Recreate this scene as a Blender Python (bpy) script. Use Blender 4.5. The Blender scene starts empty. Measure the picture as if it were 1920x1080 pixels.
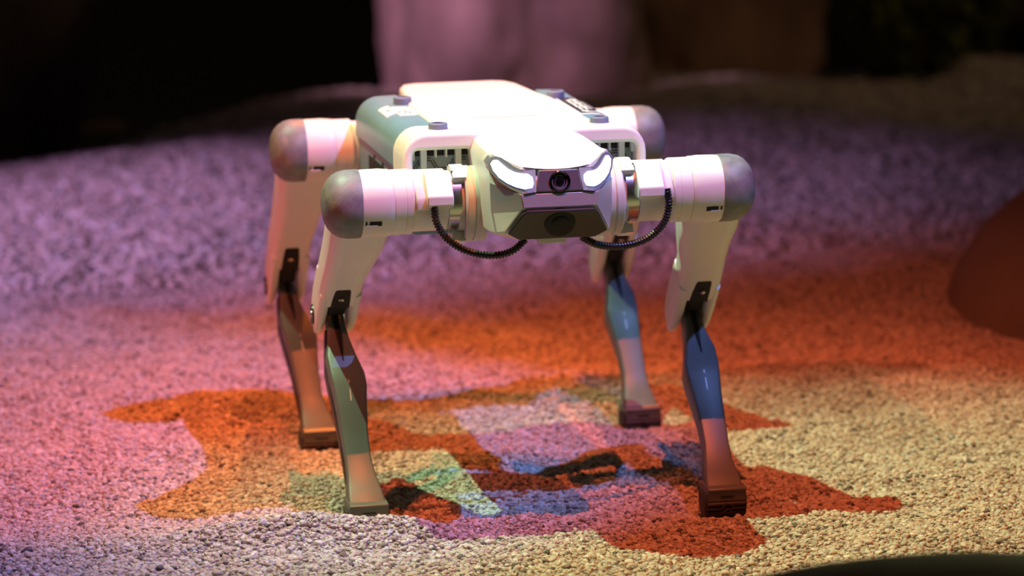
import bpy, bmesh, math, random
from mathutils import Vector, Matrix, noise
from math import sin, cos, pi, radians as R
random.seed(7)
S = bpy.context.scene
COL = S.collection

# ------------------------------------------------------------------ camera, world, light
cd = bpy.data.cameras.new('camera'); cam = bpy.data.objects.new('camera', cd); COL.objects.link(cam)
yaw, pit, roll = 0.1897, 0.1757, -0.0151
fw = Vector((sin(yaw)*cos(pit), cos(yaw)*cos(pit), -sin(pit)))
rt = Vector((cos(yaw), -sin(yaw), 0)); up = rt.cross(fw)
r2 = rt*cos(roll) + up*sin(roll); u2 = -rt*sin(roll) + up*cos(roll)
m = Matrix((r2, u2, -fw)).transposed().to_4x4(); m.translation = Vector((-0.6679, -3.5068, 0.8064))
cam.matrix_world = m
cd.sensor_width = 36; cd.lens = 136.05; cd.clip_start = .05; cd.clip_end = 60
cd.dof.use_dof = True; cd.dof.focus_distance = 3.36; cd.dof.aperture_fstop = 5.2
S.camera = cam

w = bpy.data.worlds.new('world'); S.world = w; w.use_nodes = True
w.node_tree.nodes['Background'].inputs[0].default_value = (.55, .45, .36, 1)
w.node_tree.nodes['Background'].inputs[1].default_value = .022
S.view_settings.view_transform = 'Standard'; S.view_settings.look = 'None'
S.view_settings.exposure = 0; S.view_settings.gamma = 1; S.view_settings.use_curve_mapping = False

def spot(name, loc, target, col, power, angle, blend=.6, radius=.02):
    l = bpy.data.lights.new(name, 'SPOT'); o = bpy.data.objects.new(name, l); COL.objects.link(o)
    o.location = loc; o.rotation_euler = (Vector(target)-Vector(loc)).to_track_quat('-Z', 'Y').to_euler()
    l.color = col; l.energy = power; l.spot_size = R(angle); l.spot_blend = blend; l.shadow_soft_size = radius
    return o
# three colour heads of the stage rig: where one is blocked the other two mix
spot('green_white_spot', (-.88, .42, 2.95), (.24, -.34, 0), (.58, 1.0, .52), 520, 27, .9, .012)
spot('blue_white_spot', (1.25, -1.20, 3.0), (-.50, .22, 0), (.22, .36, 1.0), 480, 21.5, .5, .012)
spot('red_top_spot', (.10, -1.0, 3.0), (.14, -.04, 0), (1.0, .16, .05), 350, 30, .9, .012)
spot('red_left_spot', (-2.0, -1.0, 2.3), (-.02, .46, 0), (1.0, .15, .06), 270, 25, .9, .02)
spot('orange_back_spot', (.50, 2.2, 3.0), (-.24, .34, 0), (1.0, .20, .02), 600, 20, .9, .02)
spot('lilac_side_spot', (-3.0, .9, 1.9), (-.55, 1.45, 0), (.82, .42, .98), 680, 29, .9, .05)
spot('rock_fill_spot', (-1.6, .6, 2.2), (.42, 2.85, .30), (1.0, .50, .78), 430, 13, .7, .05)  # extra fill, not a colour head: added to brighten the pink boulder
spot('back_warm_fill_spot', (2.4, .4, 2.4), (1.05, 3.1, .25), (1.0, .60, .34), 36, 36, .9, .1)  # weak warm fill added to lift the brown boulder and shrubs out of black

# ------------------------------------------------------------------ materials
def mat(name, col, rough=.5, metal=0., spec=.5, noise_amt=0., nscale=40., bump=0., bscale=200., emit=None, estr=0., coat=0.):
    m = bpy.data.materials.new(name); m.use_nodes = True
    nt = m.node_tree; b = nt.nodes['Principled BSDF']
    b.inputs['Base Color'].default_value = (*col, 1); b.inputs['Roughness'].default_value = rough
    b.inputs['Metallic'].default_value = metal; b.inputs['Specular IOR Level'].default_value = spec
    b.inputs['Coat Weight'].default_value = coat
    tc = nt.nodes.new('ShaderNodeTexCoord')
    if noise_amt:
        n = nt.nodes.new('ShaderNodeTexNoise'); n.inputs['Scale'].default_value = nscale; n.inputs['Detail'].default_value = 6
        nt.links.new(tc.outputs['Object'], n.inputs['Vector'])
        r = nt.nodes.new('ShaderNodeValToRGB'); r.color_ramp.elements[0].position = .3; r.color_ramp.elements[1].position = .72
        r.color_ramp.elements[0].color = (*[c*(1-noise_amt) for c in col], 1)
        r.color_ramp.elements[1].color = (*[min(1, c*(1+noise_amt)) for c in col], 1)
        nt.links.new(n.outputs['Fac'], r.inputs['Fac']); nt.links.new(r.outputs['Color'], b.inputs['Base Color'])
    if bump:
        n = nt.nodes.new('ShaderNodeTexNoise'); n.inputs['Scale'].default_value = bscale; n.inputs['Detail'].default_value = 4
        nt.links.new(tc.outputs['Object'], n.inputs['Vector'])
        bp = nt.nodes.new('ShaderNodeBump'); bp.inputs['Strength'].default_value = bump; bp.inputs['Distance'].default_value = .002
        nt.links.new(n.outputs['Fac'], bp.inputs['Height']); nt.links.new(bp.outputs['Normal'], b.inputs['Normal'])
    if emit:
        b.inputs['Emission Color'].default_value = (*emit, 1); b.inputs['Emission Strength'].default_value = estr
    return m
M = dict(
    white=mat('white_plastic', (.78, .77, .75), .38, noise_amt=.02),
    white2=mat('white_plastic_matt', (.62, .62, .61), .45),
    silver=mat('silver_paint', (.50, .49, .51), .33, metal=.35),
    plateg=mat('grey_rib_plate', (.26, .32, .33), .5),
    frame=mat('eye_frame_grey', (.19, .215, .255), .4),
    grey=mat('blue_grey_plastic', (.15, .29, .38), .42, noise_amt=.06),
    cap=mat('scuffed_grey_rubber', (.19, .21, .225), .5, noise_amt=.25, nscale=90, bump=.1),
    shank=mat('dark_grey_composite', (.12, .13, .135), .42, noise_amt=.1, nscale=30),
    rubber=mat('foot_rubber', (.045, .045, .045), .6, bump=.25),
    black=mat('black_plastic', (.012, .012, .012), .35),
    blackmatt=mat('matt_black', (.010, .010, .011), .5, spec=.25),
    void=mat('black_recess', (.006, .006, .006), .8),
    glass=mat('dark_glass', (.035, .038, .034), .38),
    lens=mat('lens_black', (.006, .006, .008), .16),
    lensring=mat('lens_ring', (.03, .03, .035), .25, metal=.6),
    plate=mat('camera_plate_grey', (.16, .14, .17), .35, metal=.3),
    pad=mat('blue_grey_rubber', (.17, .22, .32), .5),
    metal=mat('bare_metal', (.55, .54, .52), .25, metal=1),
    eye=mat('lit_eye', (.8, .85, 1), .3, emit=(.62, .72, 1.0), estr=2.6),
    ltmark=mat('printed_white', (.75, .78, .78), .5),
    navy=mat('navy_print', (.025, .03, .07), .4),
    rock=mat('pink_granite', (.36, .26, .25), .85, noise_amt=.45, nscale=6, bump=1, bscale=25),
    brock=mat('brown_sandstone', (.34, .21, .14), .9, noise_amt=.5, nscale=5, bump=1, bscale=25),
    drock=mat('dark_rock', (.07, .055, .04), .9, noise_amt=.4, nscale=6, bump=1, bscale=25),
    frock=mat('brown_grey_rock', (.36, .20, .17), .9, noise_amt=.2, nscale=8),
    clay=mat('smooth_red_clay_rock', (.15, .13, .105), .7, noise_amt=.12, nscale=10),
    leaf=mat('green_leaf', (.10, .13, .02), .5, noise_amt=.3, nscale=12),
    bark=mat('brown_bark', (.08, .05, .03), .9),
    wall=mat('black_stage_cloth', (.07, .062, .055), .95),
    tan=mat('tan_stone', (.32, .22, .10), .8, noise_amt=.2),
)

def stone_mat(name, attr=True, scale=None):
    m = bpy.data.materials.new(name); m.use_nodes = True; nt = m.node_tree; b = nt.nodes['Principled BSDF']
    b.inputs['Roughness'].default_value = .62; b.inputs['Specular IOR Level'].default_value = .35
    r = nt.nodes.new('ShaderNodeValToRGB'); cr = r.color_ramp; cr.interpolation = 'LINEAR'
    stops = [(0, (.09, .075, .07)), (.04, (.14, .12, .115)), (.09, (.30, .22, .18)), (.25, (.43, .36, .30)), (.42, (.52, .44, .37)),
             (.58, (.60, .52, .44)), (.72, (.50, .37, .30)), (.84, (.66, .62, .56)), (.93, (.42, .41, .42)), (1, (.78, .73, .66))]
    cr.elements[0].position = 0; cr.elements[0].color = (*stops[0][1], 1)
    cr.elements[1].position = 1; cr.elements[1].color = (*stops[-1][1], 1)
    for p, c in stops[1:-1]:
        e = cr.elements.new(p); e.color = (*c, 1)
    if attr:
        oi = nt.nodes.new('ShaderNodeObjectInfo'); nt.links.new(oi.outputs['Random'], r.inputs['Fac'])
        tc = nt.nodes.new('ShaderNodeTexCoord')
        n = nt.nodes.new('ShaderNodeTexNoise'); n.inputs['Scale'].default_value = 1.6; nt.links.new(tc.outputs['Object'], n.inputs['Vector'])
        mx = nt.nodes.new('ShaderNodeMix'); mx.data_type = 'RGBA'; mx.blend_type = 'MULTIPLY'; mx.inputs['Factor'].default_value = .5
        nt.links.new(r.outputs['Color'], mx.inputs[6]); nt.links.new(n.outputs['Color'], mx.inputs[7])
        hs = nt.nodes.new('ShaderNodeHueSaturation'); hs.inputs['Value'].default_value = 1.18; hs.inputs['Saturation'].default_value = .95
        nt.links.new(mx.outputs[2], hs.inputs['Color']); nt.links.new(hs.outputs['Color'], b.inputs['Base Color'])
    else:
        tc = nt.nodes.new('ShaderNodeTexCoord'); v = nt.nodes.new('ShaderNodeTexVoronoi'); v.inputs['Scale'].default_value = scale
        nt.links.new(tc.outputs['Object'], v.inputs['Vector'])
        sp = nt.nodes.new('ShaderNodeSeparateColor'); nt.links.new(v.outputs['Color'], sp.inputs['Color'])
        nt.links.new(sp.outputs[0], r.inputs['Fac'])
        hs = nt.nodes.new('ShaderNodeHueSaturation'); hs.inputs['Value'].default_value = .8
        nt.links.new(r.outputs['Color'], hs.inputs['Color']); nt.links.new(hs.outputs['Color'], b.inputs['Base Color'])
        bp = nt.nodes.new('ShaderNodeBump'); bp.invert = True; bp.inputs['Distance'].default_value = .004; bp.inputs['Strength'].default_value = .8
        nt.links.new(v.outputs['Distance'], bp.inputs['Height']); nt.links.new(bp.outputs['Normal'], b.inputs['Normal'])
    return m
M['stone'] = stone_mat('gravel_stones'); M['ground'] = stone_mat('fine_grit', False, 260)

# ------------------------------------------------------------------ mesh helpers
def link(name, bm, m, parent=None, smooth=35, bevel=0, seg=2, loc=(0, 0, 0), rot=None):
    bmesh.ops.recalc_face_normals(bm, faces=bm.faces)
    me = bpy.data.meshes.new(name); bm.to_mesh(me); bm.free()
    for p in me.polygons: p.use_smooth = True
    me.set_sharp_from_angle(angle=R(smooth))
    if m: me.materials.append(m)
    o = bpy.data.objects.new(name, me); COL.objects.link(o); o.location = loc
    if rot: o.rotation_euler = rot
    if parent: o.parent = parent
    if bevel:
        b = o.modifiers.new('bevel', 'BEVEL'); b.width = bevel; b.segments = seg; b.limit_method = 'ANGLE'; b.angle_limit = R(40)
        b.harden_normals = False
    return o
def tag(o, label=None, cat=None, group=None, kind=None):
    for k, v in (('label', label), ('category', cat), ('group', group), ('kind', kind)):
        if v: o[k] = v
    return o
def loft(bm, rings, cap=True, closed=True):
    vs = [[bm.verts.new(p) for p in r] for r in rings]
    n = len(vs[0])
    for a, b in zip(vs, vs[1:]):
        for i in range(n if closed else n-1):
            j = (i+1) % n
            bm.faces.new((a[i], a[j], b[j], b[i]))
    if cap:
        bm.faces.new(vs[0]); bm.faces.new(vs[-1][::-1])
    return vs
def revolve(bm, prof, c, ax='x', n=40, sy=1):
    """prof: (along, radius) pairs; turned about an axis through c"""
    rings = []
    for a, r in prof:
        ring = []
        for i in range(n):
            t = 2*pi*i/n; p, q = r*cos(t), r*sin(t)
            v = {'x': (a, p, q), 'y': (p, a, q), 'z': (p, q, a)}[ax]
            ring.append((c[0]+v[0], c[1]+v[1], c[2]+v[2]))
        rings.append(ring)
    loft(bm, rings)
def box(bm, x0, x1, y0, y1, z0, z1):
    loft(bm, [[(x0, y0, z), (x1, y0, z), (x1, y1, z), (x0, y1, z)] for z in (z0, z1)])
def prism(bm, pts, ax, a0, a1):
    """extrude 2D polygon pts along axis ax from a0 to a1"""
    f = {'x': lambda p, a: (a, p[0], p[1]), 'y': lambda p, a: (p[0], a, p[1]), 'z': lambda p, a: (p[0], p[1], a)}[ax]
    loft(bm, [[f(p, a) for p in pts] for a in (a0, a1)])
def rrect(w, h, r, n=4, cx=0, cy=0):
    out = []
    for k, (sx, sy) in enumerate(((1, 1), (-1, 1), (-1, -1), (1, -1))):
        for i in range(n+1):
            t = pi/2*(k + i/n); out.append((cx+sx*(w/2-r)+r*cos(t), cy+sy*(h/2-r)+r*sin(t)))
    return out
def tube(bm, pts, rad, n=10):
    rings = []
    for i, p in enumerate(pts):
        p = Vector(p); a = Vector(pts[max(0, i-1)]); b = Vector(pts[min(len(pts)-1, i+1)])
        t = (b-a).normalized(); u = t.cross(Vector((0, 1, .1))).normalized(); v = t.cross(u)
        r = rad[i] if isinstance(rad, list) else rad
        rings.append([tuple(p + u*r*cos(2*pi*k/n) + v*r*sin(2*pi*k/n)) for k in range(n)])
    loft(bm, rings)
def catmull(pts, k):
    P = [Vector(p) for p in pts]; P = [P[0]*2-P[1]] + P + [P[-1]*2-P[-2]]; out = []
    for i in range(1, len(P)-2):
        for j in range(k):
            t = j/k; a, b, c, d = P[i-1:i+3]
            out.append(.5*((2*b)+(c-a)*t+(2*a-5*b+4*c-d)*t*t+(3*b-a-3*c+d)*t**3))
    out.append(P[-2]); return out

# ------------------------------------------------------------------ gravel terrain
FEET = [(-.161, -.165, -.008), (.160, -.190, -.015), (-.155, .180, -.010), (.170, .190, -.009)]   # x, y, ground height there
def sm(a, b, x):
    t = max(0, min(1, (x-a)/(b-a))); return t*t*(3-2*t)
def gz(x, y):
    h = .012*noise.noise(Vector((x*6.5, y*5, 1.3))) + .006*noise.noise(Vector((x*15, y*14, 4.1)))
    far = sm(.6, 2.2, y)
    h += far*.03*noise.noise(Vector((x*2.2, y*1.5, 7.7)))
    k = 0; s = 0
    for fx, fy, fz in FEET:
        d = math.hypot(x-fx, y-fy); wgt = 1-sm(.02, .085, d); s += wgt*fz; k += wgt
    k1 = min(1, k); h = h*(1-k1) + (s/k if k > 0 else 0)*k1
    # ridges in front of the near feet
    h += .023*math.exp(-((x+.20)/.12)**2-((y+.235)/.035)**2)
    h += .006*math.exp(-((x-.30)/.10)**2-((y+.40)/.05)**2)
    # mound falls away behind on the left
    d = (y-2.22) - (x+.34)*1.0
    if x < .25: h -= .6*sm(0, .9, d)
    h -= .5*sm(2.8, 4.2, y)
    h -= .25*sm(.75, 1.6, -y)*0
    return h
def spaced(a, b, n): return [a+(b-a)*i/n for i in range(n)]
xs = spaced(-2.2, -.75, 30)+spaced(-.75, .95, 200)+spaced(.95, 3.2, 45)+[3.2]
ys = spaced(-1.6, -.6, 30)+spaced(-.6, 1.1, 170)+spaced(1.1, 4.6, 90)+[4.6]
bm = bmesh.new(); V = [[bm.verts.new((x, y, gz(x, y))) for x in xs] for y in ys]
for j in range(len(ys)-1):
    for i in range(len(xs)-1): bm.faces.new((V[j][i], V[j][i+1], V[j+1][i+1], V[j+1][i]))
ground = link('floor', bm, M['ground'], smooth=180); tag(ground, kind='structure')

# loose gravel: stones laid on the terrain, one piece of stuff
def in_foot(x, y):
    return any(abs(x-fx) < .019 and abs(y-fy) < .016 for fx, fy, fz in FEET)
def visible(x, y, pad=.06):
    d = Vector((x, y, 0))-cam.location; z = d.dot(fw)
    return z > .5 and abs(d.dot(r2)/z) < (960/7256)+pad/z*1.2 and -(540/7256)-pad/z*2 < d.dot(u2)/z < (540/7256)+.05
P, RO, SC, IX = [], [], [], []
rng = random.Random(3)
def scatter(n, x0, x1, y0, y1, smin, smax, pw):
    c = 0
    while c < n:
        x = rng.uniform(x0, x1); y = rng.uniform(y0, y1); c += 1
        if not visible(x, y) or in_foot(x, y): continue
        s = smin+(smax-smin)*rng.random()**pw
        P.append((x, y, gz(x, y)+s*rng.uniform(-.1, .5))); RO.append((rng.uniform(-.5, .5), rng.uniform(-.5, .5), rng.uniform(0, 6.28)))
        SC.append((s*rng.uniform(.8, 1.35), s*rng.uniform(.8, 1.2), s*rng.uniform(.55, .9))); IX.append(rng.randrange(7))
scatter(230000, -.62, .62, -.75, .30, .0007, .0031, 2.6)
scatter(90000, -.62, .95, .30, 1.1, .0014, .0030, 1.3)
scatter(90000, -.62, 1.7, 1.1, 3.1, .003, .0065, 1.2)
me = bpy.data.meshes.new('gravel'); me.from_pydata(P, [], [])
for nm, data in (('rot', RO), ('scl', SC)):
    a = me.attributes.new(nm, 'FLOAT_VECTOR', 'POINT'); a.data.foreach_set('vector', [c for v in data for c in v])
a = me.attributes.new('idx', 'INT', 'POINT'); a.data.foreach_set('value', IX)
gravel = bpy.data.objects.new('gravel', me); COL.objects.link(gravel)
tag(gravel, 'loose cream and tan gravel covering the ground under the robot', 'gravel', kind='stuff')
ng = bpy.data.node_groups.new('gravel_stones', 'GeometryNodeTree')
ng.interface.new_socket('Geometry', in_out='INPUT', socket_type='NodeSocketGeometry')
ng.interface.new_socket('Geometry', in_out='OUTPUT', socket_type='NodeSocketGeometry')
N = ng.nodes; L = ng.links
gi = N.new('NodeGroupInput'); go = N.new('NodeGroupOutput'); g2i = N.new('GeometryNodeGeometryToInstance')
for k in range(7):
    ico = N.new('GeometryNodeMeshIcoSphere'); ico.inputs['Subdivisions'].default_value = 2; ico.inputs['Radius'].default_value = 1
    nz = N.new('ShaderNodeTexNoise'); nz.noise_dimensions = '4D'; nz.inputs['W'].default_value = k*3.7; nz.inputs['Scale'].default_value = 1.1
    sub = N.new('ShaderNodeVectorMath'); sub.operation = 'SUBTRACT'; sub.inputs[1].default_value = (.5, .5, .5)
    mul = N.new('ShaderNodeVectorMath'); mul.operation = 'SCALE'; mul.inputs['Scale'].default_value = 1.5
    L.new(nz.outputs['Color'], sub.inputs[0]); L.new(sub.outputs[0], mul.inputs[0])
    sp = N.new('GeometryNodeSetPosition'); L.new(ico.outputs['Mesh'], sp.inputs['Geometry']); L.new(mul.outputs[0], sp.inputs['Offset'])
    ss = N.new('GeometryNodeSetShadeSmooth'); ss.inputs['Shade Smooth'].default_value = (k % 3 != 0); L.new(sp.outputs[0], ss.inputs['Geometry'])
    sm_ = N.new('GeometryNodeSetMaterial'); sm_.inputs['Material'].default_value = M['stone']; L.new(ss.outputs[0], sm_.inputs['Geometry'])
    L.new(sm_.outputs[0], g2i.inputs[0])
iop = N.new('GeometryNodeInstanceOnPoints'); iop.inputs['Pick Instance'].default_value = True
L.new(gi.outputs[0], iop.inputs['Points']); L.new(g2i.outputs[0], iop.inputs['Instance'])
for nm, ty, so in (('rot', 'FLOAT_VECTOR', 'Rotation'), ('scl', 'FLOAT_VECTOR', 'Scale'), ('idx', 'INT', 'Instance Index')):
    na = N.new('GeometryNodeInputNamedAttribute'); na.data_type = ty; na.inputs['Name'].default_value = nm
    L.new(na.outputs[0], iop.inputs[so])
L.new(iop.outputs[0], go.inputs[0])
md = gravel.modifiers.new('stones', 'NODES'); md.node_group = ng

# bigger pebbles, one by one
protos = []
for k in range(6):
    bm = bmesh.new(); bmesh.ops.create_icosphere(bm, subdivisions=2, radius=1)
    for v in bm.verts: v.co += noise.noise_vector(v.co*1.1+Vector((k*5, 0, 0)))*.4
    me = bpy.data.meshes.new('pebble')
    for f in bm.faces: f.smooth = True
    bm.to_mesh(me); bm.free(); me.materials.append(M['stone']); protos.append(me)
rng = random.Random(11); n = 0
while n < 280:
    x = rng.uniform(-.5, .5); y = -.62+.9*rng.random()**1.6
    if not visible(x, y, 0) or in_foot(x, y): continue
    o = bpy.data.objects.new('pebble', protos[n % 6]); COL.objects.link(o); o.parent = ground
    s = rng.uniform(.0024, .0036) if rng.random() < .93 else rng.uniform(.0036, .0046)
    o.location = (x, y, gz(x, y)+s*.45); o.rotation_euler = (rng.uniform(-.4, .4), rng.uniform(-.4, .4), rng.uniform(0, 6))
    o.scale = (s*1.2, s, s*.75); n += 1

# ------------------------------------------------------------------ rocks, plants, backdrop
def rock(name, c, rad, seed, m, label, p=2.6, amp=.16, freq=1.6, sub=5, tilt=0, fine=.035):
    bm = bmesh.new(); bmesh.ops.create_icosphere(bm, subdivisions=sub, radius=1)
    for v in bm.verts:
        d = v.co.normalized(); k = (abs(d.x)**p+abs(d.y)**p+abs(d.z)**p)**(-1/p); q = d*k
        o = Vector((seed*3.1, seed, 0))
        q *= 1+amp*noise.noise(q*freq+o)+amp*.5*(1-abs(noise.noise(q*freq*2.3+o))*2)*.5+fine*noise.noise(q*9+o)
        v.co = Vector((q.x*rad[0], q.y*rad[1], q.z*rad[2]))
    o = link(name, bm, m, smooth=180, loc=c, rot=(0, tilt, 0)); tag(o, label, 'rock'); return o
rock('boulder', (.575, 2.95, .22), (.195, .26, .36), 1, M['rock'], 'large pink granite boulder standing behind the robot', p=5, amp=.12)
rock('boulder', (1.04, 3.50, .20), (.22, .22, .44), 2.3, M['brock'], 'large brown boulder right of the pink boulder, half in shade', p=4, amp=.12)
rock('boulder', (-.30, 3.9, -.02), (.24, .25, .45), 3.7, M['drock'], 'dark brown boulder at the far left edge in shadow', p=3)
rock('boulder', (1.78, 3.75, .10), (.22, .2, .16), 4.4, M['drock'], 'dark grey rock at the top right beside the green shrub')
rock('dome_rock', (.965, .65, -.03), (.325, .30, .220), 5.1, M['clay'], 'smooth reddish brown dome shaped rock at the right edge', p=2, amp=.03, fine=.0)
rock('foreground_rock', (.11, -1.03, .022), (.33, .12, .128), 6.2, M['frock'], 'dark blurred rock in the bottom right foreground', p=2.2, amp=.08, fine=.01)
rock('tan_stone', (-.15, 2.62, -.01), (.035, .02, .010), 7.5, M['tan'], 'small tan stone on the far left rim of the gravel', sub=3)
rng = random.Random(5)
def shrub(c, n, spread, label):
    root = bpy.data.objects.new('shrub', None); COL.objects.link(root); root.location = c; tag(root, label, 'shrub')
    bs = bmesh.new(); bl = bmesh.new()
    for i in range(n):
        a = rng.uniform(0, 6.28); l = rng.uniform(.18, .36); lean = rng.uniform(.1, .5)
        pts = [Vector((cos(a)*spread*.12, sin(a)*spread*.12, 0)) + Vector((cos(a)*lean*l*t*.8, sin(a)*lean*l*t*.8, l*t*(1-.35*lean*t))) for t in [q/6 for q in range(7)]]
        tube(bs, pts, [.004*(1-q/9) for q in range(7)], 5)
        for p in pts[1:]:
            for _ in range(3):
                d = Vector((rng.uniform(-1, 1), rng.uniform(-1, 1), rng.uniform(-.5, .6))).normalized()
                s = d.cross(Vector((0, 0, 1))).normalized(); L_ = rng.uniform(.03, .055); W = L_*.28; dn = Vector((0, 0, -.012))
                q = [p, p+d*L_*.45+s*W, p+d*L_+dn, p+d*L_*.45-s*W]; th = Vector((0, 0, .0008))
                loft(bl, [[tuple(k-th) for k in q], [tuple(k+th) for k in q]])
    link('stem', bs, M['bark'], root); tag(link('foliage', bl, M['leaf'], root), kind='stuff')
    return root
shrub((1.24, 2.78, -.05), 26, .25, 'dark green leafy shrub beside the brown boulder')
shrub((1.42, 3.2, -.10), 22, .25, 'dark green leafy shrub near the top right grey rock')
bm = bmesh.new(); box(bm, -5, 7, 6.4, 6.5, -1, 4)
tag(link('wall_back', bm, M['wall']), kind='structure')

# ------------------------------------------------------------------ the robot
X0 = -.008
robot = bpy.data.objects.new('quadruped_robot', None); COL.objects.link(robot)
tag(robot, 'white four-legged robot with glowing eyes and grey shanks standing on the gravel', 'robot')
body = robot
def bx(*a, **k):
    b = bmesh.new(); box(b, *a); return b
# --- top shell
bm = bmesh.new()
half = [(.0, .222), (.040, .222), (.052, .214), (.058, .195), (.064, .12), (.070, .075), (.072, .0), (.072, -.085), (.080, -.098), (.080, -.115), (.0, -.115)]
out = [(x, y) for x, y in half if x > 0] + [(0, -.115)] + [(-x, y) for x, y in half[::-1] if x > 0] + [(0, .222)]
prism(bm, [(X0+x, y) for x, y in out], 'z', .316, .3415)
def arch_profile(s):
    o = []
    for i in range(7):
        t = pi/2*i/6; o.append((.111-.022+.022*sin(pi/2-t), .3175+.0235*cos(pi/2-t)))
    pr = [(.109, .262), (.111, .290)] + o + [(.0, .341), (.0, .30), (.046, .30), (.047, .312)]
    for i in range(5):
        t = pi/2*i/4; pr.append((.054-.007*cos(t), .319+.007*sin(t)))
    for i in range(5):
        t = pi/2*i/4; pr.append((.0965+.0055*sin(t), .3205+.0055*cos(t)))
    pr += [(.102, .290), (.100, .262)]
    return [(X0+s*x, z) for x, z in pr]
for s in (-1, 1): prism(bm, arch_profile(s), 'y', -.1435, -.085)
shell = link('body_shell', bm, M['white'], body, bevel=.0035, seg=3)
link('seam', bx(X0-.030, X0+.030, -.0535, -.0525, .3409, .3419), M['grey'], shell)
# --- core block with hexagon-ribbed shoulder plates
bm = bmesh.new(); prism(bm, rrect(.205, .082, .008, cx=X0, cy=.287), 'y', -.118, .150)
core = link('body_core', bm, M['grey'], body, bevel=.003)
for s in (-1, 1):
    xa, xb = sorted((X0+s*.046, X0+s*.1015))
    pl = link('shoulder_plate', bx(xa, xb, -.1245, -.119, .262, .3190), M['plateg'], body, bevel=.0006)
    b = bmesh.new()
    hx, hz = .0105, .0105
    for i in range(-1, 6):
        for j in range(0, 4):
            cx = s*.056+X0+s*i*hx*1.5; cz = .270+j*hz*1.732+(i % 2)*hz*.866
            for k in range(6):
                a0, a1 = pi/3*k, pi/3*(k+1)
                p0 = (cx+hx*.93*cos(a0), cz+hz*.93*sin(a0)); p1 = (cx+hx*.93*cos(a1), cz+hz*.93*sin(a1))
                q0 = (cx+hx*.82*cos(a0), cz+hz*.82*sin(a0)); q1 = (cx+hx*.82*cos(a1), cz+hz*.82*sin(a1))
                if all(xa+.001 < p[0] < xb-.001 and .263 < p[1] < .3182 for p in (p0, p1)):
                    loft(b, [[(p[0], y, p[1]) for p in (p0, p1, q1, q0)] for y in (-.1252, -.1240)])
    link('hexagon_rib', b, M['black'], pl)
    link('vent_strip', bx(xa, xb, -.1275, -.1265, .3192, .3270), M['void'], body)
    for k, (u, wd, zl) in enumerate(((.1005, .0035, .316), (.0905, .0055, .3085), (.0795, .0018, .318), (.0700, .0018, .318), (.0590, .0055, .3105))):
        a, c = sorted((X0+s*(u-wd/2), X0+s*(u+wd/2)))
        link('vent_tab', bx(a, c, -.1335, -.1265, zl, .3265), M['white2'], shell, bevel=.0004)
# --- side panels (saddles)
def saddle(s):
    pr = [(.068, .312), (.068, .3395)]
    for i in range(8):
        t = pi/2*i/7; pr.append((.086+.0225*sin(t), .3155+.0235*cos(t)))
    pr += [(.1085, .302), (.1060, .3000), (.1060, .245), (.098, .245), (.098, .312)]
    return [(X0+s*x, z) for x, z in pr]
for s in (-1, 1):
    b = bmesh.new(); prism(b, saddle(s), 'y', -.090, .152)
    sp = link('side_panel', b, M['grey'], body, bevel=.006, seg=3)
    xa, xb = sorted((X0+s*.1052, X0+s*.1066))
    link('side_recess', bx(xa, xb, -.075, .085, .246, .292), M['void'], sp)
    for yy in (-.05, 0, .05): link('clip', bx(xa-.0004, xb+.0004, yy, yy+.004, .288, .296), M['black'], sp)
    def zt(x):
        t = max(0, min(1, (abs(x-X0)-.086)/.0225)); return .3390 if t <= 0 else .3155+.0235*math.sqrt(1-t*t)
    def decal(name, poly, m, lift, par):
        """thin print on the curved top of a panel, from 2D outline cells"""
        b = bmesh.new()
        for (x0, x1, y0, y1) in poly:
            nx = 5
            for i in range(nx):
                xs_ = [x0+(x1-x0)*i/nx, x0+(x1-x0)*(i+1)/nx]
                v = [(X0+s*xs_[0], y0), (X0+s*xs_[1], y0), (X0+s*xs_[1], y1), (X0+s*xs_[0], y1)]
                loft(b, [[(p[0], p[1], zt(p[0])+dz) for p in v] for dz in (-.0002, lift)])
        return link(name, b, m, par)
    if s < 0:
        d = decal('printed_mark', [(.074, .089, .000, .062), (.089, .0985, .020, .074), (.0705, .074, .004, .058)], M['ltmark'], .0005, sp)
        decal('mark_cutout', [(.0745, .0765, .048, .052), (.0775, .0785, .044, .054), (.080, .083, .046, .050), (.079, .081, .022, .034), (.082, .085, .026, .030), (.086, .0875, .018, .030), (.0745, .0765, .020, .024), (.077, .0785, .012, .026), (.092, .0945, .042, .050), (.0815, .083, .010, .018)], M['grey'], .0009, sp)
    else:
        decal('sticker', [(.0725, .104, -.040, .085)], M['ltmark'], .0005, sp)
        decal('sticker_field', [(.0745, .1025, -.034, .080)], M['navy'], .0009, sp)
        decal('sticker_mark', [(.079, .0815, -.012, .060), (.084, .0865, -.012, .066), (.089, .090, -.010, .070), (.0795, .089, .056, .061), (.0795, .088, .030, .034), (.078, .088, .006, .010),
                               (.080, .096, -.030, -.026), (.0775, .084, -.026, -.019), (.092, .095, -.028, -.016), (.094, .0985, .010, .014), (.0945, .0985, .024, .028), (.0945, .0985, .038, .042), (.094, .0985, .052, .056)], M['ltmark'], .0012, sp)
# --- rubber rings on top
for px, py in ((-.0735, -.112), (.0745, -.112), (-.0735, .082), (.0745, .084)):
    b = bmesh.new(); revolve(b, [(.338, .0088), (.3455, .0086), (.3465, .0078), (.3465, .0052), (.344, .0048)], (X0+px, py, 0), 'z', 32)
    pad = link('rubber_ring', b, M['pad'], body)
    b = bmesh.new(); revolve(b, [(.343, .0047), (.3448, .0047)], (X0+px, py, 0), 'z', 24); link('ring_hole', b, M['void'], pad)
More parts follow.
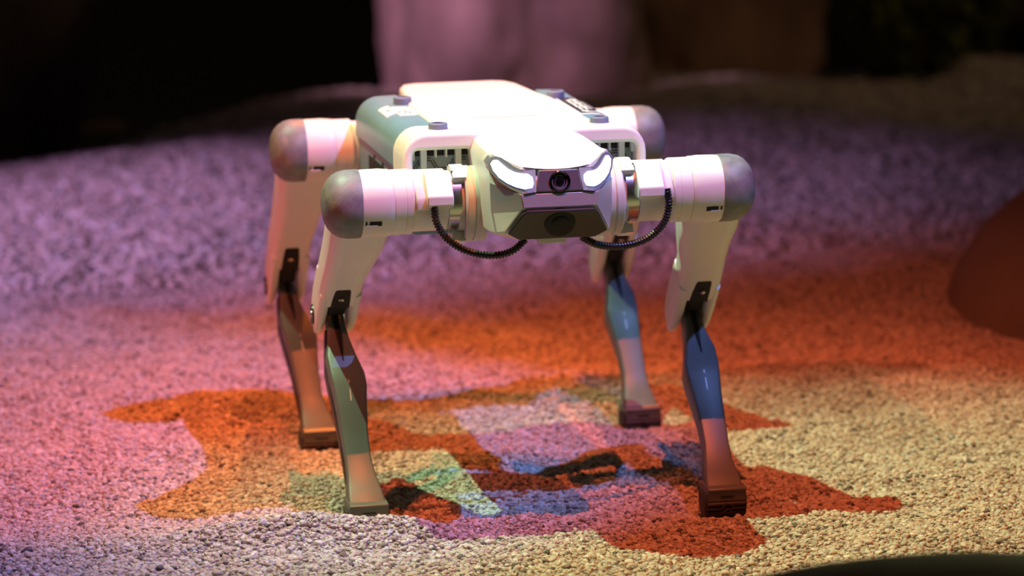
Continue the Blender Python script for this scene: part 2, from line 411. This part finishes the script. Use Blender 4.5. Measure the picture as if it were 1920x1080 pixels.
# --- head
def ring_full(h):   # h: points from bottom centre round the +x side to top centre
    return [(X0+x, y, z) for x, y, z in h] + [(X0-x, y, z) for x, y, z in h[-2:0:-1]]
def sec(y, hw, zb=.262, drop=0, hw2=None):
    hw2 = hw2 or hw
    return [(0, y, zb), (.8*hw, y, zb), (hw*.97, y, zb+.004), (hw, y, .285), (hw, y, .306), (hw2, y, .325-drop), (hw2-.004, y, .335-drop), (hw2-.012, y, .3405-drop), (.5*hw2, y, .3413-drop*.3), (.25*hw2, y, .3415-drop*.3), (0, y, .3415-drop*.3)]
B = [(0, -.262, .263), (.034, -.262, .263), (.050, -.260, .268), (.053, -.257, .288), (.0535, -.256, .312), (.0540, -.250, .328), (.0515, -.250, .336), (.044, -.252, .3385), (.030, -.256, .338), (.014, -.260, .3375), (0, -.261, .3375)]
C = [(0, -.273, .2635), (.033, -.274, .2645), (.0455, -.279, .271), (.032, -.294, .2945), (.0335, -.292, .306), (.0305, -.282, .317), (.0300, -.2785, .3275), (.0270, -.2800, .3275), (.019, -.2830, .3265), (.010, -.2845, .3258), (0, -.2850, .3256)]
bm = bmesh.new()
rings = [ring_full(sec(-.120, .047, hw2=.0500)), ring_full(sec(-.1440, .048, hw2=.0505)), ring_full(sec(-.156, .0495, hw2=.0520)), ring_full(sec(-.170, .051, hw2=.0533)), ring_full(sec(-.190, .0525, hw2=.0545)),
         ring_full(sec(-.215, .0535, drop=.0005, hw2=.055)), ring_full(sec(-.235, .0535, drop=.0015, hw2=.0545)), ring_full(B), ring_full(C)]
vs = loft(bm, rings, cap=False)
bm.faces.new(vs[0])
f = vs[-1]; n = len(f)          # 20 points; mirror of i is n-i
def F(*i): bm.faces.new([f[k % n] for k in i])
F(0, 1, 2, 18, 19); F(2, 3, 17, 18); F(3, 4, 16, 17); F(4, 5, 15, 16); F(5, 6, 14, 15)
F(6, 7, 8, 9, 10, 11, 12, 13, 14)
head = link('head_cover', bm, M['white'], body, smooth=33, bevel=.0016, seg=2)
# silver lower mask facets: thin plates proud of the cover
def plate(name, pts, m, par, th=.0012, bevel=.0004, n=None):
    P_ = [Vector(p) for p in pts]; nn = Vector(n) if n else (P_[1]-P_[0]).cross(P_[-1]-P_[0]).normalized()
    if nn.y > 0: nn = -nn
    b = bmesh.new(); loft(b, [[tuple(p-nn*.001) for p in P_], [tuple(p+nn*th) for p in P_]])
    return link(name, b, m, par, bevel=bevel)
def mir(pts): return [(X0-(x-X0), y, z) for x, y, z in pts]
def loc(pts): return [(X0+x, y, z) for x, y, z in pts]
mask = plate('chin_plate', loc([C[4], C[3], (-C[3][0], *C[3][1:]), (-C[4][0], *C[4][1:])]), M['silver'], head)
for s in (-1, 1):
    b = bmesh.new(); dv = Vector((s*.8, -.6, 0))
    g = [[Vector((X0+s*x, y, z)) for x, y, z in (B[i], C[i])] for i in (2, 3, 4)]
    iv = [[b.verts.new(p-dv*.0005) for p in r] for r in g]; ov = [[b.verts.new(p+dv*.0007) for p in r] for r in g]
    lp_i = [iv[0][0], iv[0][1], iv[1][1], iv[2][1], iv[2][0], iv[1][0]]; lp_o = [ov[0][0], ov[0][1], ov[1][1], ov[2][1], ov[2][0], ov[1][0]]
    for k in range(6): b.faces.new((lp_i[k], lp_i[(k+1) % 6], lp_o[(k+1) % 6], lp_o[k]))
    for q in (iv, ov):
        for k in (0, 1): b.faces.new((q[k][0], q[k][1], q[k+1][1], q[k+1][0]))
    link('cheek_plate', b, M['silver'], head, smooth=30)
# camera plate between the eyes
cp = plate('camera_plate', loc([(-.0175, -.2862, .3255), (.0175, -.2862, .3255), (.0205, -.2915, .3072), (-.0205, -.2915, .3072)]), M['plate'], head, th=.0025, bevel=.001, n=(0, -.98, .2))
def dial(name, c, nrm, prof, m, par, n=36):
    b = bmesh.new(); revolve(b, prof, (0, 0, 0), 'z', n)
    q = Vector(nrm).to_track_quat('Z', 'Y'); bmesh.ops.rotate(b, verts=b.verts, matrix=q.to_matrix()); bmesh.ops.translate(b, verts=b.verts, vec=Vector(c))
    return link(name, b, m, par)
nrm = (0, -.98, .17); c = (X0+.0005, -.2912, .3158)
dial('camera_lens', c, nrm, [(-.002, .0092), (.0018, .0092), (.0022, .0086), (.0012, .0074), (.0002, .0066), (.0002, .0060), (.0010, .0056), (.0004, .0044), (-.0002, .0038), (-.0002, .0030), (.0012, .0026), (.0016, .0012)], M['lens'], head)
dial('lens_rim', (c[0], c[1]-.0006, c[2]), nrm, [(.0000, .0040), (.0007, .0038), (.0007, .0031), (.0000, .0029)], M['lensring'], head)
# dark sensor window below
def wy(z): return -.2962+(.2930-z)*.66
hexa = [(.0290, .2925), (.0335, .2895), (.0440, .2715), (.0335, .2655), (-.0335, .2655), (-.0440, .2715), (-.0335, .2895), (-.0290, .2925)]
win = plate('sensor_window', loc([(x, wy(z), z) for x, z in hexa]), M['glass'], head, th=.0022, bevel=.0012, n=(0, -.835, -.55))
dial('sensor_lens', (X0+.0005, wy(.280)-.002, .280), (0, -.90, -.43), [(-.004, .0138), (.0016, .0135), (.0024, .0120), (.0022, .0084), (.0030, .0074), (.0036, .0050), (.0038, .002)], M['blackmatt'], head)
for s in (-1, 1):
    for dz in (.0, .004): dial('indicator_dot', (X0+s*.0325, wy(.2695+dz)-.0018, .2695+dz), (0, -.835, -.55), [(-.001, .0005), (.0006, .0005)], M['metal'], head, 10)
link('belly_latch', bx(X0-.012, X0+.012, -.262, -.235, .2575, .266), M['white2'], body, bevel=.001)
# eyes
frame_o = [(.0560, .3288), (.0530, .3335), (.0486, .3350), (.0440, .3340), (.0400, .3312), (.0365, .3284), (.0320, .3262), (.0270, .3254), (.0215, .3256), (.0190, .3258), (.0205, .3080), (.0330, .3066), (.0405, .3095), (.0478, .3144), (.0530, .3205)]
eye_o = [(.0532, .3286), (.0510, .3318), (.0478, .3322), (.0445, .3290), (.0408, .3258), (.0362, .3236), (.0305, .3230), (.0258, .3226), (.0226, .3200), (.0222, .3150), (.0238, .3116), (.0300, .3108), (.0368, .3118), (.0428, .3142), (.0482, .3180), (.0518, .3232)]
def ey(a, z):
    return -.2925+(z-.306)*.6+max(0, a-.031)*1.12
def crescent(name, pts, s, m, par, lift, depth, bev):
    b = bmesh.new(); ff = b.faces.new([b.verts.new((X0+s*a, 0, z)) for a, z in pts])
    bmesh.ops.triangulate(b, faces=[ff], ngon_method='EAR_CLIP')
    bmesh.ops.subdivide_edges(b, edges=b.edges[:], cuts=3, use_grid_fill=True)
    for v in b.verts: v.co.y = ey(abs(v.co.x-X0), v.co.z)-lift
    r = bmesh.ops.extrude_face_region(b, geom=b.faces[:])
    for v in r['geom']:
        if isinstance(v, bmesh.types.BMVert): v.co.y += depth
    return link(name, b, m, par, smooth=40, bevel=bev)
for s in (-1, 1):
    fr = crescent('eye_frame', frame_o, s, M['frame'], head, .0026, .014, 0)
    crescent('eye_light', eye_o, s, M['eye'], head, .0040, .010, 0)

# --- legs
def bez(a, b, t): return a+(b-a)*t
def leg(sx, yc, hz, knee, foot, flip, front=True):
    """sx side; lateral coordinate w grows outward from the body midline"""
    def X(w_): return sx*w_ - .002
    c = (0, yc, hz)
    b = bmesh.new()
    def rv(bm_, prof, **k): revolve(bm_, [(X(a), r) for a, r in prof], c, 'x', **k)   # c moves between the coaxial joints
    rv(b, [(.086, .0200), (.086, .0262), (.0865, .0268), (.1165, .0268)])                       # motor barrel
    rv(b, [(.1165, .0268), (.1168, .0284), (.1178, .0290), (.1232, .0290), (.1236, .0285), (.1240, .0290), (.1335, .0290), (.1350, .0280)])
    lg = link('leg', b, M['white'], body, smooth=30)
    c = (0, yc, hz-.004)
    b = bmesh.new(); rv(b, [(.052, .0335), (.0625, .0335), (.0628, .0322), (.0640, .0322), (.0643, .0338), (.0700, .0338), (.0712, .0325), (.0712, .0260), (.0760, .0250), (.0760, .020)])
    fl = link('hip_flange', b, M['white2'], lg, smooth=30)
    for a0, a1 in ((50, 105), (255, 300)):                                                   # clamp lugs around the joint
        b = bmesh.new()
        for i in range(6):
            t0, t1 = R(a0+(a1-a0)*i/6), R(a0+(a1-a0)*(i+1)/6)
            q = [(yc-cos(t)*r, hz-.004+sin(t)*r) for t, r in ((t0, .026), (t1, .026), (t1, .0352), (t0, .0352))]
            q[0] = q[0]
            if i == 0: inn, ou = [q[0]], [q[3]]
            inn.append(q[1]); ou.append(q[2])
        x0, x1 = sorted((X(.070), X(.0815))); prism(b, inn+ou[::-1], 'x', x0, x1)
        link('joint_clamp', b, M['white'], lg, smooth=30)
    c = (0, yc, hz)
    b = bmesh.new(); rv(b, [(.074, .0262), (.0855, .0262)]); link('joint_bearing', b, M['metal'], lg)
    b = bmesh.new()
    for k in range(5): dial('clamp_bolt', (X(.0818), yc-cos(R(60+k*18))*.031, hz+sin(R(60+k*18))*.031), (sx, 0, 0), [(-.001, .0013), (.0004, .0013)], M['black'], lg, 10) if k in (0, 2) else None
    b.free()
    # connector box on the motor
    if front:
        x0, x1 = sorted((X(.0845), X(.1155)))
        b = bmesh.new(); pr = [(yc-.030, hz+.008), (yc-.014, hz+.0255), (yc+.014, hz+.0265), (yc+.014, hz-.004), (yc-.030, hz-.004), (yc-.031, hz+.002)]
        prism(b, pr, 'x', x0, x1); link('motor_cover', b, M['white'], lg, bevel=.0012)
        x0, x1 = sorted((X(.0830), X(.1065)))
        b = bmesh.new(); pr = [(yc-.0345, hz+.0080), (yc-.0180, hz+.0275), (yc-.006, hz+.0275), (yc-.006, hz-.002), (yc-.032, hz-.002), (yc-.0345, hz+.001)]
        prism(b, pr, 'x', x0, x1); link('connector_box', b, M['white'], lg, bevel=.0012)
    # grey rubber hip cap
    b = bmesh.new(); rv(b, [(.1625, .0280), (.1625, .0302), (.1640, .0305), (.1740, .0304), (.1810, .0290), (.1862, .0260), (.1905, .0215), (.1935, .0155), (.1950, .0085), (.1955, .001)], n=48)
    cap = link('hip_cap', b, M['cap'], lg, smooth=30)
    # thigh: round housing, tapering beam, two prongs
    K = Vector((0, knee[1], knee[2])); H = Vector((0, yc, hz)); D = K-H; Ln = D.length; D.normalize(); Nf = Vector((0, -D.z, D.y))
    if Nf.y > 0: Nf = -Nf                                                              # forward-facing normal
    kw = knee[0]; dk = kw-.1665
    def sect(t, w0, w1, d, off=0, r=.008):
        wc = (w0+w1)/2; cc = H+D*Ln*t+Nf*off; ww = abs(w1-w0); r = min(r, ww*.48, d*.48)
        return [(X(wc+u), *(cc+Nf*v)[1:]) for u, v in rrect(ww, d, r, 5)]
    b = bmesh.new()
    rv(b, [(.1345, .0250), (.1345, .0290), (.1360, .0296), (.1400, .0298), (.1440, .0303), (.1600, .0300), (.1700, .0285), (.1840, .0230), (.1900, .014)], n=40)
    def sh(t): return dk*max(0, t)
    loft(b, [sect(.02, .134+sh(0), .186+sh(0), .0500, r=.016), sect(.18, .134+sh(.2), .186+sh(.2), .0530, -.001, r=.014), sect(.32, .136+sh(.3), .1845+sh(.3), .0500, -.003, r=.013),
             sect(.48, .141+sh(.5), .1845+sh(.5), .0440, -.002, r=.012), sect(.60, .1455+sh(.6), .1855+sh(.6), .0400, 0, r=.011), sect(.72, .147+sh(.7), .1855+sh(.7), .0385, 0, r=.010), sect(.78, .1475+sh(.8), .1850+sh(.8), .038, 0, r=.009)])
    for w0, w1 in ((.1465, .1565), (.1755, .1850)):
        prong = []
        for t, e, d in ((.70, 0, .0375), (.80, 0, .038), (.90, .0, .038), (1.0, .0008, .036), (1.06, .001, .031), (1.10, .0018, .024), (1.125, .003, .014)):
            prong.append(sect(t, w0+sh(min(t, 1))+e, w1+sh(min(t, 1))-e, d, 0, r=.0055))
        loft(b, prong)
    th = link('thigh', b, M['white'], lg, smooth=35)
    b = bmesh.new(); loft(b, [sect(.64, .1580+sh(.8), .1740+sh(.8), .0300, -.002, r=.003), sect(.93, .1575+dk, .1745+dk, .030, -.003, r=.003)])
    link('knee_recess', b, M['void'], th)
    # slot in the front skin above the fork and a link pin seen in it
    b = bmesh.new(); loft(b, [sect(.615, .1585+sh(.8), .1735+sh(.8), .0405, .0, r=.0025), sect(.635, .1568+sh(.8), .1752+sh(.8), .0398, .0, r=.0025), sect(.79, .1566+sh(.8), .1754+sh(.8), .0392, .0, r=.002)]); link('slot_opening', b, M['void'], th)
    pc = H+D*Ln*.70+Nf*.0195; dial('link_pin', (X(.1665+sh(.8)), pc.y, pc.z), tuple(Nf), [(-.002, .0025), (.002, .0025), (.0025, .0015)], M['metal'], th, 16)
    b = bmesh.new(); kc = K+D*.004; revolve(b, [(X(.184+dk), .0095), (X(.1857+dk), .0090)], (0, kc.y, kc.z), 'x', 28); link('knee_cover', b, M['black'], th)
    b = bmesh.new(); revolve(b, [(X(.184+dk), .0040), (X(.1864+dk), .0035)], (0, kc.y, kc.z), 'x', 20); link('knee_bolt', b, M['metal'], th)
    # notch with a small catch on the housing
    for a0, a1, w0, w1, mm, r_ in ((-33, -24, .1460, .1570, 'void', .0304), (-33, -31, .1500, .1600, 'white', .0312), (-33, -24, .1590, .1605, 'void', .0304)):
        b = bmesh.new(); q = []
        for t in (R(a0), R(a1)):
            q.append(t)
        pts = [(yc-cos(q[0])*.027, hz+sin(q[0])*.027), (yc-cos(q[1])*.027, hz+sin(q[1])*.027), (yc-cos(q[1])*r_, hz+sin(q[1])*r_), (yc-cos(q[0])*r_, hz+sin(q[0])*r_)]
        x0, x1 = sorted((X(w0), X(w1))); prism(b, pts, 'x', x0, x1); link('housing_notch', b, M[mm], th)
    # shank: flattened waisted bar from knee to ankle
    Fp = Vector((0, foot[1], foot[2]+.016)); D2 = Fp-K; L2 = D2.length; D2.normalize(); N2 = Vector((0, D2.z, -D2.y))
    if N2.y > 0: N2 = -N2
    fwd = foot[0]; kw_ = kw
    def s2(t, a, c_, d, off, r=.003):
        wb = bez(kw_, fwd, t); cc = K+D2*L2*t+N2*off; wc = wb+(a+c_)/2; ww = c_-a; r = min(r, ww*.45, d*.45)
        return [(X(wc+u), *(cc+N2*v)[1:]) for u, v in rrect(ww, d, r, 3)]
    b = bmesh.new()
    loft(b, [s2(-.06, -.0065, .0065, .014, .0, .003), s2(.0, -.0075, .0075, .022, 0), s2(.10, -.0082, .0082, .024, .0), s2(.17, -.0095, .0105, .025, .0), s2(.26, -.0125, .0150, .026, .002),
             s2(.36, -.0170, .0150, .026, .005), s2(.42, -.0172, .0140, .025, .006), s2(.52, -.0145, .0130, .022, .005), s2(.64, -.0118, .0128, .019, .004), s2(.76, -.0110, .0125, .018, .002),
             s2(.84, -.0128, .0134, .020, .0), s2(.91, -.0150, .0152, .024, 0), s2(.96, -.0164, .0165, .027, 0), s2(1.0, -.0168, .0168, .028, 0)])
    sk = link('shank', b, M['shank'], lg, smooth=28)
    b = bmesh.new(); loft(b, [s2(.02, -.0028, .0028, .004, .0110, .001), s2(.14, -.0022, .0030, .004, .0122, .001), s2(.30, .0, .0012, .003, .0150, .0005)]); link('shank_groove', b, M['void'], sk)
    b = bmesh.new(); loft(b, [s2(.40, -.0017, -.0002, .002, .0178, .0005), s2(.50, -.0013, .0002, .002, .0158, .0005)]); link('shank_mark', b, M['silver'], sk)
    b = bmesh.new(); loft(b, [s2(.10, .0082, .0105, .012, -.004, .001), s2(.30, .0150, .0162, .012, -.004, .001), s2(.62, .0128, .0138, .008, -.003, .001), s2(.88, .0132, .0140, .008, -.003, .001)]); link('shank_rib', b, M['black'], sk)
    # rubber foot: sleeve with lip, round tread sole
    fx, fy, fz = foot
    pr = [(-.0178, .0190)]
    for i, zz in enumerate((.0150, .0110, .0070)):
        o_ = -.0185+max(0, (.0125-zz))*.5
        pr += [(o_+.0016, zz+.0028), (o_, zz+.0020), (o_-.0002, zz+.0002), (o_+.0016, zz-.0004)]
    pr += [(-.0110, .0030), (-.0065, .0008), (0, 0), (.006, .0008), (.012, .005), (.0155, .011), (.0165, .0190)]
    b = bmesh.new(); prism(b, pr, 'x', -.0182, .0182)
    ft = link('foot', b, M['rubber'], lg, bevel=.0006, seg=2); ft.location = (X(fwd), fy, fz-.004)
    b = bmesh.new(); prism(b, [(-.0150, .0315), (-.0178, .0300), (-.0182, .0285), (-.0176, .0275), (-.0176, .0185), (.0160, .0185), (.0160, .0290), (.0130, .0315)], 'x', -.0176, .0176)
    link('ankle_sleeve', b, M['shank'], ft, bevel=.0012, seg=2)
    for s in (-1, 1):
        b = bmesh.new(); prism(b, [(-.011, .005), (-.013, .014), (-.012, .024), (.012, .024), (.013, .014), (.008, .004)], 'x', *sorted((s*.0174, s*.0195)))
        link('sole_flank', b, M['rubber'], ft, bevel=.001)
    for zz, rr in ((.0135, .0048), (.0095, .0040)):
        b = bmesh.new()
        for i in range(6):
            t0, t1 = pi*i/6, pi*(i+1)/6
            q = [(cos(t)*r, zz+sin(t)*r*.8) for t, r in ((t0, rr), (t1, rr), (t1, rr-.0012), (t0, rr-.0012))]
            prism(b, q, 'y', -.0205, -.0170)
        bmesh.ops.remove_doubles(b, verts=b.verts, dist=.00001)
        link('tread_arc', b, M['rubber'], ft)
    link('foot_slit', bx(-.006, .006, -.0181, -.0160, .0225, .0234), M['void'], ft)
    return lg
G = [f[2] for f in FEET]
leg(-1, -.1745, .286, (.1660, -.022, .163), (.1600, -.165, G[0]-.003), False)
leg(1, -.1745, .286, (.1700, -.030, .150), (.1620, -.190, G[1]+.006), True)
leg(-1, .1745, .286, (.1680, .302, .135), (.1530, .180, G[2]-.006), False, front=False)
leg(1, .1745, .286, (.1700, .310, .140), (.1720, .190, G[3]-.004), True, front=False)

# --- corrugated cable conduits from the motors to the head
def conduit(pts):
    c = catmull(pts, 26); P_, r_ = [], []
    seg = 0
    L_ = [0]
    for a, b in zip(c, c[1:]): L_.append(L_[-1]+(b-a).length)
    tot = L_[-1]; n = int(tot/.00055); j = 0
    for i in range(n+1):
        d = tot*i/n
        while j < len(L_)-2 and L_[j+1] < d: j += 1
        t = (d-L_[j])/max(1e-9, L_[j+1]-L_[j]); P_.append(tuple(c[j].lerp(c[j+1], t))); r_.append(.0035 if i % 5 < 3 else .0025)
    b = bmesh.new(); tube(b, P_, r_, 12); return link('cable_conduit', b, M['black'], body, smooth=60)
conduit([(-.1020, -.205, .285), (-.1010, -.208, .272), (-.0930, -.212, .258), (-.0770, -.216, .247), (-.0560, -.222, .2425), (-.0380, -.226, .246), (-.0250, -.226, .256)])
conduit([(.1070, -.205, .292), (.1080, -.208, .278), (.1020, -.212, .262), (.0850, -.216, .2495), (.0620, -.220, .2450), (.0400, -.224, .248), (.0250, -.226, .256)])
